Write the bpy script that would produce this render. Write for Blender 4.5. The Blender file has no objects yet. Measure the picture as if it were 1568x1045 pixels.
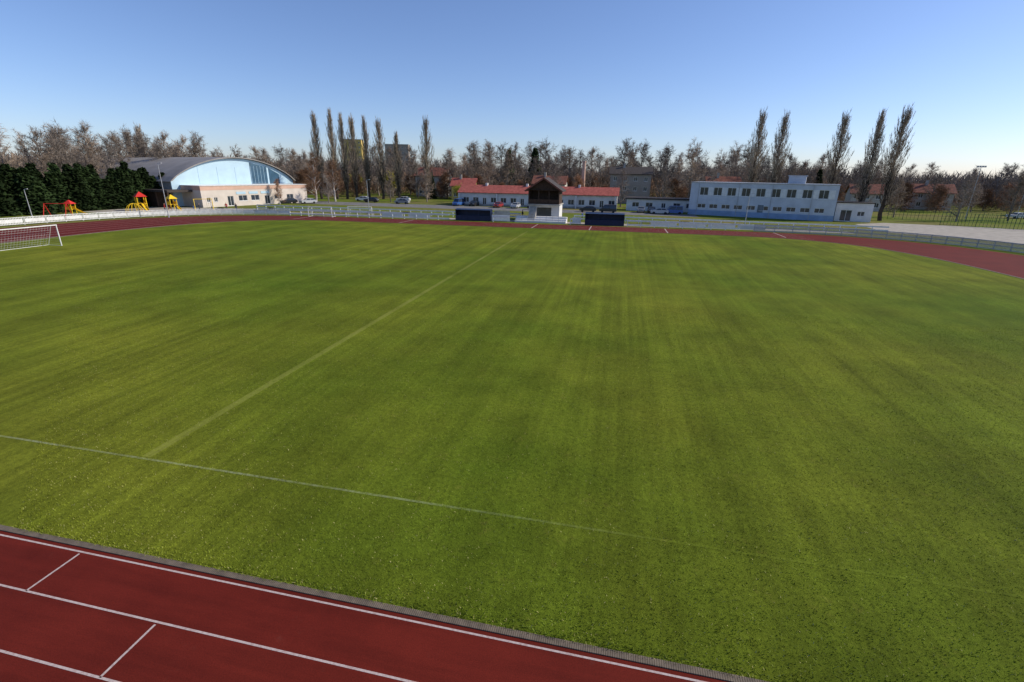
import bpy, math, random
import numpy as np
from mathutils import Vector, Matrix
random.seed(7); rng=np.random.default_rng(7)
S=bpy.context.scene; COL=S.collection
# ------------------------------------------------------------ materials
def nmat(name):
    m=bpy.data.materials.new(name); m.use_nodes=True
    nt=m.node_tree; b=nt.nodes['Principled BSDF']; return m,nt,b
def mat(name,col,rough=.8,var=.25,scale=3.0,bump=0,metal=0,spec=.3,objvar=0,col2=None,detail=6):
    m,nt,b=nmat(name); N=nt.nodes; L=nt.links
    tc=N.new('ShaderNodeTexCoord'); no=N.new('ShaderNodeTexNoise'); no.inputs['Scale'].default_value=scale; no.inputs['Detail'].default_value=detail
    L.new(tc.outputs['Object'],no.inputs['Vector'])
    r=N.new('ShaderNodeValToRGB'); r.color_ramp.elements[0].position=.32; r.color_ramp.elements[1].position=.68
    r.color_ramp.elements[0].color=tuple(c*(1-var) for c in col)+(1,)
    r.color_ramp.elements[1].color=tuple(min(c*(1+var),.95) for c in (col2 or col))+(1,)
    L.new(no.outputs['Fac'],r.inputs['Fac']); out=r.outputs['Color']
    if objvar:
        oi=N.new('ShaderNodeObjectInfo'); mr=N.new('ShaderNodeMapRange'); mr.inputs['To Min'].default_value=1-objvar; mr.inputs['To Max'].default_value=1+objvar
        L.new(oi.outputs['Random'],mr.inputs['Value'])
        mx=N.new('ShaderNodeVectorMath'); mx.operation='SCALE'; L.new(out,mx.inputs[0]); L.new(mr.outputs[0],mx.inputs['Scale']); out=mx.outputs[0]
    L.new(out,b.inputs['Base Color'])
    b.inputs['Roughness'].default_value=rough; b.inputs['Metallic'].default_value=metal
    b.inputs['Specular IOR Level'].default_value=spec
    if bump:
        bp=N.new('ShaderNodeBump'); bp.inputs['Strength'].default_value=bump; bp.inputs['Distance'].default_value=.02
        L.new(no.outputs['Fac'],bp.inputs['Height']); L.new(bp.outputs[0],b.inputs['Normal'])
    return m
def noise(nt,vec,scale,detail=4,rough=.5,mapscale=None):
    N=nt.nodes;L=nt.links
    if mapscale:
        mp=N.new('ShaderNodeMapping'); mp.inputs['Scale'].default_value=mapscale; L.new(vec,mp.inputs['Vector']); vec=mp.outputs[0]
    no=N.new('ShaderNodeTexNoise'); no.inputs['Scale'].default_value=scale; no.inputs['Detail'].default_value=detail; no.inputs['Roughness'].default_value=rough
    L.new(vec,no.inputs['Vector']); return no.outputs['Fac']
def ramp(nt,fac,a,b,ca,cb):
    r=nt.nodes.new('ShaderNodeValToRGB'); e=r.color_ramp.elements; e[0].position=a;e[1].position=b;e[0].color=ca;e[1].color=cb
    nt.links.new(fac,r.inputs['Fac']); return r.outputs['Color']
def mix(nt,fac,a,b,mode='MIX'):
    m=nt.nodes.new('ShaderNodeMix'); m.data_type='RGBA'; m.blend_type=mode
    if isinstance(fac,float): m.inputs[0].default_value=fac
    else: nt.links.new(fac,m.inputs[0])
    for s,i in ((a,6),(b,7)):
        if isinstance(s,tuple): m.inputs[i].default_value=s
        else: nt.links.new(s,m.inputs[i])
    return m.outputs[2]
def g(v): return (v,v,v,1)
def grass_color(nt,vec):
    base=ramp(nt,noise(nt,vec,.04,5,.6),.32,.68,(.078,.125,.0085,1),(.160,.172,.016,1))
    patch=ramp(nt,noise(nt,vec,.22,8,.72),.33,.68,g(.72),g(1.26))
    c=mix(nt,1.,base,patch,'MULTIPLY')
    st=ramp(nt,noise(nt,vec,1.,3,.6,(.55,.010,1)),.36,.64,g(.88),g(1.12)); c=mix(nt,1.,c,st,'MULTIPLY')
    s2=ramp(nt,noise(nt,vec,1.,4,.7,(2.3,.05,1)),.34,.66,g(.80),g(1.22))
    msk=ramp(nt,noise(nt,vec,.045,3,.6),.38,.62,g(.25),g(1)); c=mix(nt,msk,c,mix(nt,1.,c,s2,'MULTIPLY'))
    fine=ramp(nt,noise(nt,vec,6,7,.82),.3,.72,g(.6),g(1.42)); c=mix(nt,1.,c,fine,'MULTIPLY')
    dry=ramp(nt,noise(nt,vec,1.3,8,.8),.58,.76,g(0),g(.6)); c=mix(nt,dry,c,(.215,.19,.04,1))
    return c
def make_grass():
    m,nt,b=nmat('pitch_grass'); N=nt.nodes;L=nt.links
    geo=N.new('ShaderNodeNewGeometry'); p=geo.outputs['Position']
    L.new(grass_color(nt,p),b.inputs['Base Color']); b.inputs['Roughness'].default_value=.9; b.inputs['Specular IOR Level'].default_value=.05
    bp=N.new('ShaderNodeBump'); bp.inputs['Strength'].default_value=.75; bp.inputs['Distance'].default_value=.06
    L.new(noise(nt,p,9,7,.82),bp.inputs['Height']); L.new(bp.outputs[0],b.inputs['Normal']); return m
M_grass=make_grass()
def make_line(name,col,lo,hi,fade=None,k=1.):
    m,nt,b=nmat(name); p=nt.nodes.new('ShaderNodeNewGeometry').outputs['Position']
    gc=grass_color(nt,p)
    f=ramp(nt,noise(nt,p,7,6,.8),.36,.68,g(lo),g(hi))
    f2=ramp(nt,noise(nt,p,.22,3,.6),.34,.66,g(.3),g(1)); f=mix(nt,1.,f,f2,'MULTIPLY')
    if fade:   # paint worn away towards one end of the line
        sx=nt.nodes.new('ShaderNodeSeparateXYZ'); nt.links.new(p,sx.inputs[0]); mr=nt.nodes.new('ShaderNodeMapRange')
        mr.inputs['From Min'].default_value=fade[0]; mr.inputs['From Max'].default_value=fade[1]; mr.inputs['To Min'].default_value=1; mr.inputs['To Max'].default_value=.02
        nt.links.new(sx.outputs[0],mr.inputs['Value']); f=mix(nt,1.,f,mr.outputs[0],'MULTIPLY')
    nt.links.new(mix(nt,f,gc,col),b.inputs['Base Color']); b.inputs['Roughness'].default_value=.9; b.inputs['Specular IOR Level'].default_value=.05; return m
M_chalk=make_line('chalk_line',(.34,.37,.26,1),.1,.85,(-10,2))
M_faint=make_line('faded_line',(.24,.26,.10,1),.0,.35)
M_worn=make_line('worn_halfway_line',(.25,.25,.07,1),.2,.8)
def make_ground():
    m,nt,b=nmat('park_ground'); p=nt.nodes.new('ShaderNodeNewGeometry').outputs['Position']
    a=ramp(nt,noise(nt,p,.05,6,.6),.42,.66,(.12,.16,.018,1),(.18,.15,.055,1))
    d=ramp(nt,noise(nt,p,1.2,6,.7),.3,.7,g(.65),g(1.25)); nt.links.new(mix(nt,1.,a,d,'MULTIPLY'),b.inputs['Base Color']); b.inputs['Roughness'].default_value=.95; b.inputs['Specular IOR Level'].default_value=.05; return m
M_ground=make_ground()
def make_track():
    m,nt,b=nmat('red_tartan'); N=nt.nodes;L=nt.links; p=N.new('ShaderNodeNewGeometry').outputs['Position']
    a=ramp(nt,noise(nt,p,.4,7,.65),.3,.7,(.100,.0105,.006,1),(.140,.016,.009,1))
    d=ramp(nt,noise(nt,p,45,4,.75),.3,.7,g(.7),g(1.28)); c=mix(nt,1.,a,d,'MULTIPLY')
    s=ramp(nt,noise(nt,p,1.,6,.65,(.2,2.6,1)),.42,.78,g(1.08),g(.72)); c=mix(nt,1.,c,s,'MULTIPLY')
    st=ramp(nt,noise(nt,p,1.1,7,.75),.62,.74,g(0),g(.22)); c=mix(nt,st,c,(.16,.07,.05,1))
    L.new(c,b.inputs['Base Color']); b.inputs['Roughness'].default_value=.85; b.inputs['Specular IOR Level'].default_value=.12
    bp=N.new('ShaderNodeBump'); bp.inputs['Strength'].default_value=.4; bp.inputs['Distance'].default_value=.004
    L.new(noise(nt,p,150,3,.7),bp.inputs['Height']); L.new(bp.outputs[0],b.inputs['Normal']); return m
M_track=make_track()
def make_drain():
    m,nt,b=nmat('slotted_drain'); N=nt.nodes;L=nt.links; p=N.new('ShaderNodeNewGeometry').outputs['Position']
    w=N.new('ShaderNodeTexWave'); w.inputs['Scale'].default_value=7; w.bands_direction='X'; L.new(p,w.inputs['Vector'])
    c=ramp(nt,w.outputs['Fac'],.3,.5,(.10,.075,.05,1),(.19,.15,.11,1))
    d=ramp(nt,noise(nt,p,3,6,.7),.3,.7,g(.5),g(1.2)); L.new(mix(nt,1.,c,d,'MULTIPLY'),b.inputs['Base Color']); b.inputs['Roughness'].default_value=.9; return m
M_drain=make_drain()
M_white=mat('white_paint',(.72,.72,.70),.6,.12,2)
def make_lane():
    m,nt,b=nmat('lane_paint'); p=nt.nodes.new('ShaderNodeNewGeometry').outputs['Position']
    f=ramp(nt,noise(nt,p,14,6,.8),.3,.55,g(.35),g(1)); nt.links.new(mix(nt,f,(.2,.06,.05,1),(.50,.42,.39,1)),b.inputs['Base Color']); b.inputs['Roughness'].default_value=.85; b.inputs['Specular IOR Level'].default_value=.1; return m
M_linew=make_lane()
M_path=mat('pale_path',(.34,.31,.26),.9,.2,.8)
M_asph=mat('asphalt',(.16,.155,.15),.9,.25,.6)
M_wallw=mat('white_render',(.66,.65,.63),.85,.1,.7)
M_wallb=mat('pale_blue_render',(.54,.57,.62),.85,.1,.6)
M_plinthb=mat('blue_plinth',(.24,.34,.50),.8,.12,.8)
M_cream=mat('cream_render',(.62,.55,.48),.85,.08,.6)
M_pink=mat('salmon_band',(.58,.38,.29),.85,.1,.6)
M_bluef=mat('sky_blue_cladding',(.44,.60,.70),.5,.06,.5)
M_redroof=mat('red_roof',(.34,.10,.08),.8,.25,1.5,spec=.1)
M_brownroof=mat('brown_roof',(.20,.085,.06),.8,.25,1.5,spec=.1)
M_metalroof=mat('grey_metal_roof',(.25,.235,.22),.6,.15,.3,metal=.1)
M_darkroof=mat('dark_roof',(.055,.045,.04),.8,.25,2)
M_wood=mat('dark_timber',(.06,.035,.022),.8,.3,3)
M_conc=mat('concrete',(.38,.36,.32),.9,.18,1.5)
M_navy=mat('navy_shelter',(.012,.022,.06),.4,.2,2)
M_glass=mat('window_glass',(.03,.04,.055),.12,.3,.8,spec=.8)
M_bglass=mat('blue_glass',(.05,.11,.17),.15,.25,.5,spec=.8)
M_steel=mat('galvanised_steel',(.40,.41,.42),.5,.1,4,metal=.3)
M_greenf=mat('green_fence_paint',(.03,.09,.05),.6,.1,4)
M_red=mat('red_plastic',(.55,.03,.02),.45,.1,4)
M_yel=mat('yellow_plastic',(.75,.50,.02),.45,.1,4)
M_org=mat('orange_plastic',(.7,.18,.02),.45,.1,4)
M_net=mat('net_cord',(.5,.5,.5),.8,.1,4)
M_bark=mat('bare_bark',(.22,.185,.155),.9,.3,2,objvar=.3,spec=.05)
M_twigt=mat('bare_twigs_tan',(.32,.25,.19),.9,.3,2,objvar=.3,spec=.05)
M_rust=mat('rusty_twigs',(.26,.15,.09),.9,.3,2,objvar=.4,spec=.05)
M_pop=mat('poplar_twigs',(.36,.29,.21),.9,.25,.6,objvar=.15,spec=.05)
M_popb=mat('poplar_bark',(.06,.047,.038),.9,.3,2)
M_birch=mat('birch_bark',(.5,.46,.42),.8,.4,4)
M_conif=mat('conifer_needles',(.024,.042,.013),.85,.5,1.2,objvar=.35,spec=.1)
M_yleaf=mat('spring_leaves',(.30,.27,.03),.8,.4,1.2,objvar=.2)
M_woods=mat('distant_woods',(.14,.12,.105),.95,.2,.045,spec=.02,col2=(.25,.19,.15),detail=8)
M_under=mat('wood_understorey',(.12,.095,.07),.95,.25,.07,spec=.02,col2=(.27,.17,.11),detail=8)
M_tyre=mat('tyre',(.02,.02,.02),.8,.1,4)
M_skin=mat('skin',(.45,.27,.2),.6,.05,4)
M_hair=mat('hair',(.04,.025,.015),.7,.2,8)
M_jean=mat('denim',(.04,.055,.10),.9,.2,8)
M_lamp=mat('lamp_glass',(.45,.46,.48),.2,.05,4)
# ------------------------------------------------------------ mesh helpers
class MB:
    def __init__(s): s.v=[];s.f=[];s.m=[]
    def add(s,vs,fs,m=0):
        o=len(s.v); s.v+=[tuple(v) for v in vs]; s.f+=[tuple(i+o for i in f) for f in fs]; s.m+=[m]*len(fs)
    def box(s,x0,x1,y0,y1,z0,z1,m=0):
        s.add([(x0,y0,z0),(x1,y0,z0),(x1,y1,z0),(x0,y1,z0),(x0,y0,z1),(x1,y0,z1),(x1,y1,z1),(x0,y1,z1)],
              [(0,3,2,1),(4,5,6,7),(0,1,5,4),(1,2,6,5),(2,3,7,6),(3,0,4,7)],m)
    def beam(s,p0,p1,w,h,m=0):
        p0=Vector(p0);p1=Vector(p1);d=(p1-p0).normalized(); up=Vector((0,0,1)) if abs(d.z)<.95 else Vector((1,0,0))
        a=d.cross(up).normalized(); b=a.cross(d)
        vs=[]
        for p in (p0,p1):
            for i,j in ((-1,-1),(1,-1),(1,1),(-1,1)): vs.append(p+a*w/2*i+b*h/2*j)
        s.add(vs,[(0,1,2,3),(7,6,5,4),(0,4,5,1),(1,5,6,2),(2,6,7,3),(3,7,4,0)],m)
    def cyl(s,p0,p1,r0,r1,n=8,m=0,cap=True):
        p0=Vector(p0);p1=Vector(p1);d=(p1-p0).normalized(); up=Vector((0,0,1)) if abs(d.z)<.9 else Vector((1,0,0))
        a=d.cross(up).normalized(); b=a.cross(d); vs=[]
        for p,r in ((p0,r0),(p1,r1)):
            for k in range(n):
                t=2*math.pi*k/n; vs.append(p+a*(r*math.cos(t))+b*(r*math.sin(t)))
        fs=[(k,(k+1)%n,n+(k+1)%n,n+k) for k in range(n)]
        if cap: fs+=[tuple(range(n))[::-1],tuple(range(n,2*n))]
        s.add(vs,fs,m)
    def twig(s,p,q,r,m=1):
        a=(q-p).cross(Vector((random.gauss(0,1),random.gauss(0,1),random.gauss(0,1))))
        if a.length<1e-6: return
        a=a.normalized()*r; s.add([p-a,p+a,q],[(0,1,2)],m)
    def extr(s,prof,axis,a0,a1,m=0):
        n=len(prof)
        f=(lambda p,a:(p[0],a,p[1])) if axis=='y' else (lambda p,a:(a,p[0],p[1]))
        vs=[f(p,a0) for p in prof]+[f(p,a1) for p in prof]
        s.add(vs,[tuple(range(n)),tuple(range(n,2*n))[::-1]]+[(k,n+k,n+(k+1)%n,(k+1)%n) for k in range(n)],m)
    def mesh(s,name,mats,smooth=False):
        me=bpy.data.meshes.new(name); me.from_pydata(s.v,[],s.f)
        for m in (mats if isinstance(mats,(list,tuple)) else [mats]): me.materials.append(m)
        me.polygons.foreach_set('material_index',s.m)
        if smooth: me.polygons.foreach_set('use_smooth',[True]*len(s.f))
        me.update(); return me
    def obj(s,name,mats,parent=None,smooth=False):
        o=bpy.data.objects.new(name,s.mesh(name,mats,smooth)); COL.objects.link(o)
        if parent: o.parent=parent
        return o
def empty(name,loc=(0,0,0),rot=0,scale=1):
    e=bpy.data.objects.new(name,None); COL.objects.link(e); e.location=loc; e.rotation_euler=(0,0,rot); e.scale=(scale,)*3; e.empty_display_size=.3; return e
def inst(name,me,loc,rot=0,sc=(1,1,1),parent=None):
    o=bpy.data.objects.new(name,me); COL.objects.link(o); o.location=loc; o.rotation_euler=(0,0,rot); o.scale=sc
    if parent: o.parent=parent
    return o
def trimesh(name,v,mats,mi=None):
    n=len(v); me=bpy.data.meshes.new(name); me.vertices.add(3*n); me.vertices.foreach_set('co',np.ascontiguousarray(v,dtype=np.float32).ravel()); me.loops.add(3*n); me.loops.foreach_set('vertex_index',np.arange(3*n,dtype=np.int32))
    me.polygons.add(n); me.polygons.foreach_set('loop_start',np.arange(0,3*n,3,dtype=np.int32))
    for m in mats: me.materials.append(m)
    if mi is not None: me.polygons.foreach_set('material_index',mi.astype(np.int32))
    me.update(calc_edges=True); o=bpy.data.objects.new(name,me); COL.objects.link(o); return o
# ------------------------------------------------------------ stadium oval
CY=46.2; EX=2/3.2
def path(o,n=56):
    pts=[]; b=38.8+o
    ar=27+1.95*o if o>0 else 27+o; al=28+2.35*o if o>0 else 28+o
    for k in range(n+1):
        t=-math.pi/2+math.pi*k/n; c=max(math.cos(t),0)**EX; s_=math.copysign(abs(math.sin(t))**EX,math.sin(t))
        pts.append((12+ar*c,CY+b*s_))
    for k in range(n+1):
        t=math.pi/2-math.pi*k/n; c=max(math.cos(t),0)**EX; s_=math.copysign(abs(math.sin(t))**EX,math.sin(t))
        pts.append((-46-al*c,CY+b*s_))
    return pts
def ring(mb,o0,o1,z,m=0,sel=None):
    A=path(o0);B=path(o1);n=len(A)
    for k in range(n):
        j=(k+1)%n
        if sel and not sel(B[k]): continue
        mb.add([(*A[k],z),(*A[j],z),(*B[j],z),(*B[k],z)],[(3,2,1,0)],m)
def sheet(name,pts,z,m):
    mb=MB(); mb.add([(x,y,z) for x,y in pts],[tuple(range(len(pts)))]); return mb.obj(name,m)
sheet('ground',[(-2500,-900),(2500,-900),(2500,3000),(-2500,3000)],0,M_ground)
sheet('football_pitch_grass',path(0),.004,M_grass)
mb=MB(); ring(mb,0,7.6,.004); mb.obj('running_track',M_track)
mb=MB()
for o in (.23,1.45,2.67,3.89,5.11,6.33): ring(mb,o-.023,o+.023,.008,sel=lambda p:p[0]<30 or p[1]<20)
def quad(mb,x0,x1,y0,y1,z=.008): mb.add([(x0,y0,z),(x1,y0,z),(x1,y1,z),(x0,y1,z)],[(0,1,2,3)])
quad(mb,-12.39,-12.34,5.95,7.11); quad(mb,-8.83,-8.78,4.73,5.89); quad(mb,-5.2,-5.15,3.51,4.67)
for i,x in enumerate((-62,-40,-15,-5,8,26)):
    quad(mb,x,x+.15,85.4,92.4,.009)
mb.obj('lane_markings',M_linew)
mb=MB(); A=path(-.04);B=path(.11)
n=len(A)
for k in range(n):
    j=(k+1)%n
    mb.add([(*A[k],.03),(*A[j],.03),(*B[j],.03),(*B[k],.03)],[(3,2,1,0)])
    mb.add([(*A[k],0),(*A[j],0),(*A[j],.03),(*A[k],.03)],[(3,2,1,0)])
    mb.add([(*B[k],0),(*B[j],0),(*B[j],.03),(*B[k],.03)],[(0,1,2,3)])
mb.obj('track_kerb_drain',M_drain)
mb=MB(); quad(mb,-65.5,35.5,10.86,10.95); mb.obj('touchline_marking',M_chalk)
mb=MB(); quad(mb,-65.5,35.5,80,80.08); quad(mb,-65.5,-65.42,10.96,79.99); quad(mb,35.42,35.5,10.96,79.99)
for y in (25.3,65.6): quad(mb,-65.4,-49,y,y+.1)
quad(mb,-49,-48.9,25.3,65.7)
for k in range(72):
    a=2*math.pi*k/72; b=2*math.pi*(k+1)/72
    c=lambda t,r:(-14.65+r*math.cos(t),45.5+r*math.sin(t),.008)
    if k%36 not in (17,18): mb.add([c(a,9.1),c(b,9.1),c(b,9.16),c(a,9.16)],[(0,3,2,1)])
mb.obj('faded_pitch_markings',M_faint)
mb=MB(); quad(mb,-14.82,-14.48,10.98,79.98,.012); mb.obj('halfway_line',M_worn)
sheet('asphalt_path',[(-80,95.6),(40,95.6),(40,99),(-80,99)],.006,M_path)
sheet('car_park_road',[(-100,128),(-40,124),(18,122),(18,129),(-40,137),(-100,139)],.006,M_asph)
sheet('access_road',[(47,100),(58,92),(64,84),(120,96),(140,108),(90,112),(66,120),(56,122),(48,116)],.006,M_path)
sheet('playground_surface',[(-112,84),(-90,84),(-84,93),(-84,104),(-96,104),(-112,100)],.006,M_path)
# ------------------------------------------------------------ grass blades foreground
def blades(n,xr,yr):
    x=rng.uniform(*xr,n); y=yr[0]+(yr[1]-yr[0])*rng.random(n)**1.6
    keep=(x>-1.2*y-6)&(x<.9*y+3); x=x[keep];y=y[keep];n=len(x)
    cl=.5+.5*np.sin(x*2.1+np.sin(y*1.7)*2)*np.sin(y*2.6+np.sin(x*1.3)*2)
    edge=np.where(y<7.6,1.6,1.)
    h=rng.uniform(.018,.045,n)*(.8+.5*cl)*edge; w=rng.uniform(.005,.012,n); a=rng.uniform(0,2*np.pi,n); l=rng.uniform(0,.05,n)*edge; la=rng.uniform(0,2*np.pi,n)
    v=np.zeros((n,3,3),dtype=np.float32)
    v[:,0]=np.c_[x-np.cos(a)*w,y-np.sin(a)*w,np.full(n,.002)]
    v[:,1]=np.c_[x+np.cos(a)*w,y+np.sin(a)*w,np.full(n,.002)]
    v[:,2]=np.c_[x+np.cos(la)*l,y+np.sin(la)*l,h]
    return v,n
V,n=blades(420000,(-45,36),(7.41,36))
def gb(name,k,fix=None):
    m,nt,b=nmat(name); p=nt.nodes.new('ShaderNodeNewGeometry').outputs['Position']
    if fix: b.inputs['Base Color'].default_value=fix
    else: nt.links.new(mix(nt,1.,grass_color(nt,p),g(k),'MULTIPLY'),b.inputs['Base Color'])
    b.inputs['Roughness'].default_value=.6; b.inputs['Specular IOR Level'].default_value=.15; return m
trimesh('grass_blades',V,[gb('blade_green',1.45),gb('blade_dark',.8),gb('blade_dry',1,(.40,.37,.14,1))],rng.choice([0,1,2],n,p=[.68,.25,.07]))
# ------------------------------------------------------------ fences
def rail_fence(name,pts,h,spacing,mt,rails,post=.07,railh=.08,pickets=0,panel=None,pw=.02):
    root=empty(name,(pts[0][0],pts[0][1],0)); off=Vector((pts[0][0],pts[0][1],0))
    P=MB();R=MB()
    for a,b in zip(pts[:-1],pts[1:]):
        a=Vector((*a,0))-off;b=Vector((*b,0))-off; L=(b-a).length; n=max(1,round(L/spacing)); d=(b-a)/n
        for i in range(n):
            p=a+d*i; P.box(p.x-post/2,p.x+post/2,p.y-post/2,p.y+post/2,0,h)
            for z in rails: R.beam(p+Vector((0,0,z)),p+d+Vector((0,0,z)),.05,railh)
            if pickets:
                m=int(d.length/pickets)
                for k in range(1,m):
                    q=p+d*k/m; P.box(q.x-pw,q.x+pw,q.y-pw,q.y+pw,.12,h-.05)
            if panel: R.beam(p+d*.04+Vector((0,0,(panel[0]+panel[1])/2)),p+d*.96+Vector((0,0,(panel[0]+panel[1])/2)),.03,panel[1]-panel[0])
    P.obj('posts',mt,root); R.obj('rails',mt,root); return root
F=path(8.8)
left=[p for p in F if p[0]<-66 and p[1]>40]; left.sort(key=lambda p:math.atan2(p[1]-CY,p[0]+46))
rfence=[p for p in F if p[0]>20 and p[1]>44]; rfence.sort(key=lambda p:-math.atan2(p[1]-CY,p[0]-12))
rail_fence('white_picket_fence',left,1.3,2.5,M_white,(.2,1.2),pickets=.2,panel=(.4,.95),pw=.035)
RK=dict(post=.12,railh=.24)
rail_fence('white_railing_fence',[left[0],(-40,93.8),(-33,93.8)],1.1,2.5,M_white,(.35,1.05),**RK)
rail_fence('white_railing_fence',[(-24,93.8),(-21,93.8)],1.1,2.5,M_white,(.35,1.05),**RK)
rail_fence('white_railing_fence',[(-9,93.8),(-7,93.8)],1.1,2.5,M_white,(.35,1.05),**RK)
rail_fence('white_railing_fence',[(1.5,93.8),(21,93.8)],1.1,2.5,M_white,(.35,1.05),**RK)
rail_fence('metal_mesh_fence',rfence,1.2,2.5,M_steel,(.1,.6,1.12),post=.1,pickets=.14,railh=.13,pw=.025)
rail_fence('white_railing_fence',[(-84,103),(-30,101.5),(-20,101.5)],1.15,2.5,M_white,(.5,1.08),**RK)
rail_fence('white_railing_fence',[(-9,101.5),(14,101),(46,98)],1.15,2.5,M_white,(.5,1.08),**RK)
rail_fence('green_court_fence',[(66,121),(80,112),(110,104),(150,98)],2.6,3,M_greenf,(.1,1.3,2.55),pickets=.5,railh=.05)
rail_fence('green_court_fence',[(62,134),(100,128),(150,118)],2.2,3,M_greenf,(.1,1.1,2.15),pickets=.6,railh=.05)
def goal(x,y0,y1,back):
    r=empty('football_goal',(x,(y0+y1)/2,0)); w=(y1-y0)/2; F_=MB()
    F_.cyl((0,-w,0),(0,-w,2.5),.06,.06,10); F_.cyl((0,w,0),(0,w,2.5),.06,.06,10); F_.cyl((0,-w-.06,2.44),(0,w+.06,2.44),.06,.06,10)
    F_.obj('frame',M_white,r); B=MB(); N_=MB()
    for s in (-w,w):
        B.cyl((0,s,2.44),(back*.8,s,2.35),.025,.025,6); B.cyl((back*.8,s,2.35),(back*2,s,0),.025,.025,6); B.cyl((0,s,.03),(back*2,s,.03),.025,.025,6)
    B.cyl((back*2,-w,.03),(back*2,w,.03),.025,.025,6); B.obj('net_supports',M_white,r)
    for k in range(25):
        y=-w+2*w*k/24; N_.beam((back*.8,y,2.35),(back*2,y,0),.012,.012); N_.beam((0,y,2.44),(back*.8,y,2.35),.012,.012)
    for k in range(1,9):
        t=k/9; N_.beam((back*(.8+1.2*t),-w,2.35*(1-t)),(back*(.8+1.2*t),w,2.35*(1-t)),.012,.012)
        for s in (-w,w): N_.beam((0,s,2.44*(1-t)),(back*(.8+1.2*t),s,2.35*(1-t)),.012,.012)
    N_.obj('net',M_net,r)
goal(-65.45,38.7,46.02,-1)
def small_goal(loc,rot):
    r=empty('training_goal',loc,rot); b=MB()
    b.cyl((-2.5,0,0),(-2.5,0,2),.06,.06,8);b.cyl((2.5,0,0),(2.5,0,2),.06,.06,8);b.cyl((-2.5,0,2),(2.5,0,2),.06,.06,8)
    for s in (-2.5,2.5): b.cyl((s,0,2),(s,1.5,0),.03,.03,6); b.cyl((s,0,.03),(s,1.5,.03),.03,.03,6)
    b.cyl((-2.5,1.5,.03),(2.5,1.5,.03),.03,.03,6); b.obj('frame',M_white,r)
    c=MB()
    for k in range(17):
        x=-2.5+5*k/16; c.beam((x,0,2),(x,1.5,0),.012,.012)
    for k in range(1,7): c.beam((-2.5,1.5*k/7,2-2*k/7),(2.5,1.5*k/7,2-2*k/7),.012,.012)
    c.obj('net',M_net,r)
small_goal((-60,91.5,0),.1); small_goal((-53,95,0),.2)
# ------------------------------------------------------------ buildings
def wall(root,name,L,z0,z1,ops,mt,y=0,t=.3,x0=0,frame=M_white,glass=M_glass,mull=1):
    xs=sorted({x0,x0+L}|{o[0] for o in ops}|{o[0]+o[2] for o in ops}); zs=sorted({z0,z1}|{o[1] for o in ops}|{o[1]+o[3] for o in ops})
    W=MB()
    for i in range(len(xs)-1):
        for j in range(len(zs)-1):
            cx=(xs[i]+xs[i+1])/2; cz=(zs[j]+zs[j+1])/2
            if any(o[0]<cx<o[0]+o[2] and o[1]<cz<o[1]+o[3] for o in ops): continue
            W.box(xs[i],xs[i+1],y,y+t,zs[j],zs[j+1])
    W.obj(name,mt,root)
    G=MB();Fm=MB()
    for x,z,w,h in ops:
        G.box(x,x+w,y+.16,y+.18,z,z+h); f=.08
        Fm.box(x,x+w,y+.08,y+.15,z,z+f);Fm.box(x,x+w,y+.08,y+.15,z+h-f,z+h);Fm.box(x,x+f,y+.08,y+.15,z+f,z+h-f);Fm.box(x+w-f,x+w,y+.08,y+.15,z+f,z+h-f)
        for k in range(1,mull+1):
            c=x+w*k/(mull+1); Fm.box(c-.035,c+.035,y+.08,y+.15,z+f,z+h-f)
        Fm.box(x-.08,x+w+.08,y-.06,y-.003,z-.07,z-.01)
    G.obj(name+'_windows',glass,root); Fm.obj(name+'_frames',frame,root)
r=empty('two_storey_office_building',(16.5,130.5,0),math.atan2(-9.6,29)); L=30.6
ops=[(2.2+k*3.1,4.65,1.9,1.85) for k in range(9)]+[(2.0+k*2.75,1.65,1.9,1.0) for k in range(10)]
wall(r,'front_wall',L,.0,7.5,ops,M_wallb)
b=MB(); b.box(0,.3,.3,12,0,7.5); b.box(L-.3,L,.3,12,0,7.5); b.box(.3,L-.3,11.7,12,0,7.5); b.box(.3,L-.3,.3,11.7,7.1,7.4); b.box(.3,L-.3,.8,11.7,3.4,3.6); b.obj('side_walls',M_wallb,r)
b=MB(); b.box(-.12,L+.12,-.12,12.12,7.503,7.68); b.obj('roof_parapet',M_steel,r)
b=MB(); b.box(-.03,L+.03,-.05,-.003,.0,1.2); b.obj('plinth',M_plinthb,r)
b=MB()
for k in range(9): b.box(4.15+k*3.1,5.25+k*3.1,-.03,-.003,4.65,6.5)
b.obj('window_piers',M_white,r)
b=MB(); b.box(20.5,24,4,8,7.683,9.3); b.box(20.3,24.2,3.8,8.2,9.303,9.45); b.obj('roof_stairhead',M_wallb,r)
b=MB(); b.box(15.4,16.6,-.05,-.003,1.203,2.9); b.obj('entrance_door',M_bglass,r)
b=MB()
for k in (3,12,19,27): b.cyl((k-1.1,-.08,0),(k-1.1,-.08,7.5),.05,.05,6)
b.obj('downpipes',M_steel,r)
r=empty('white_garage',(46.5,123,0),-.12)
wall(r,'front_wall',7,0,3.9,[(1,.05,2.2,2.4),(4.2,1.2,1.4,1.0)],M_wallw)
b=MB(); b.box(0,.3,.3,6,0,3.9);b.box(6.7,7,.3,6,0,3.9);b.box(.3,6.7,5.7,6,0,3.9);b.obj('side_walls',M_wallw,r); b=MB(); b.box(-.2,7.2,-.3,6.2,3.903,4.1); b.obj('flat_roof',M_darkroof,r)
r=empty('red_roofed_clubhouse',(-46,140,0),0); L=45
ops=[]; x=1.2; k=0
while x<L-2:
    if k%4==2: ops.append((x,.05,1.1,2.2)); x+=2.4
    else: ops.append((x,.9,1.7,1.45)); x+=2.9
    k+=1
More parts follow.
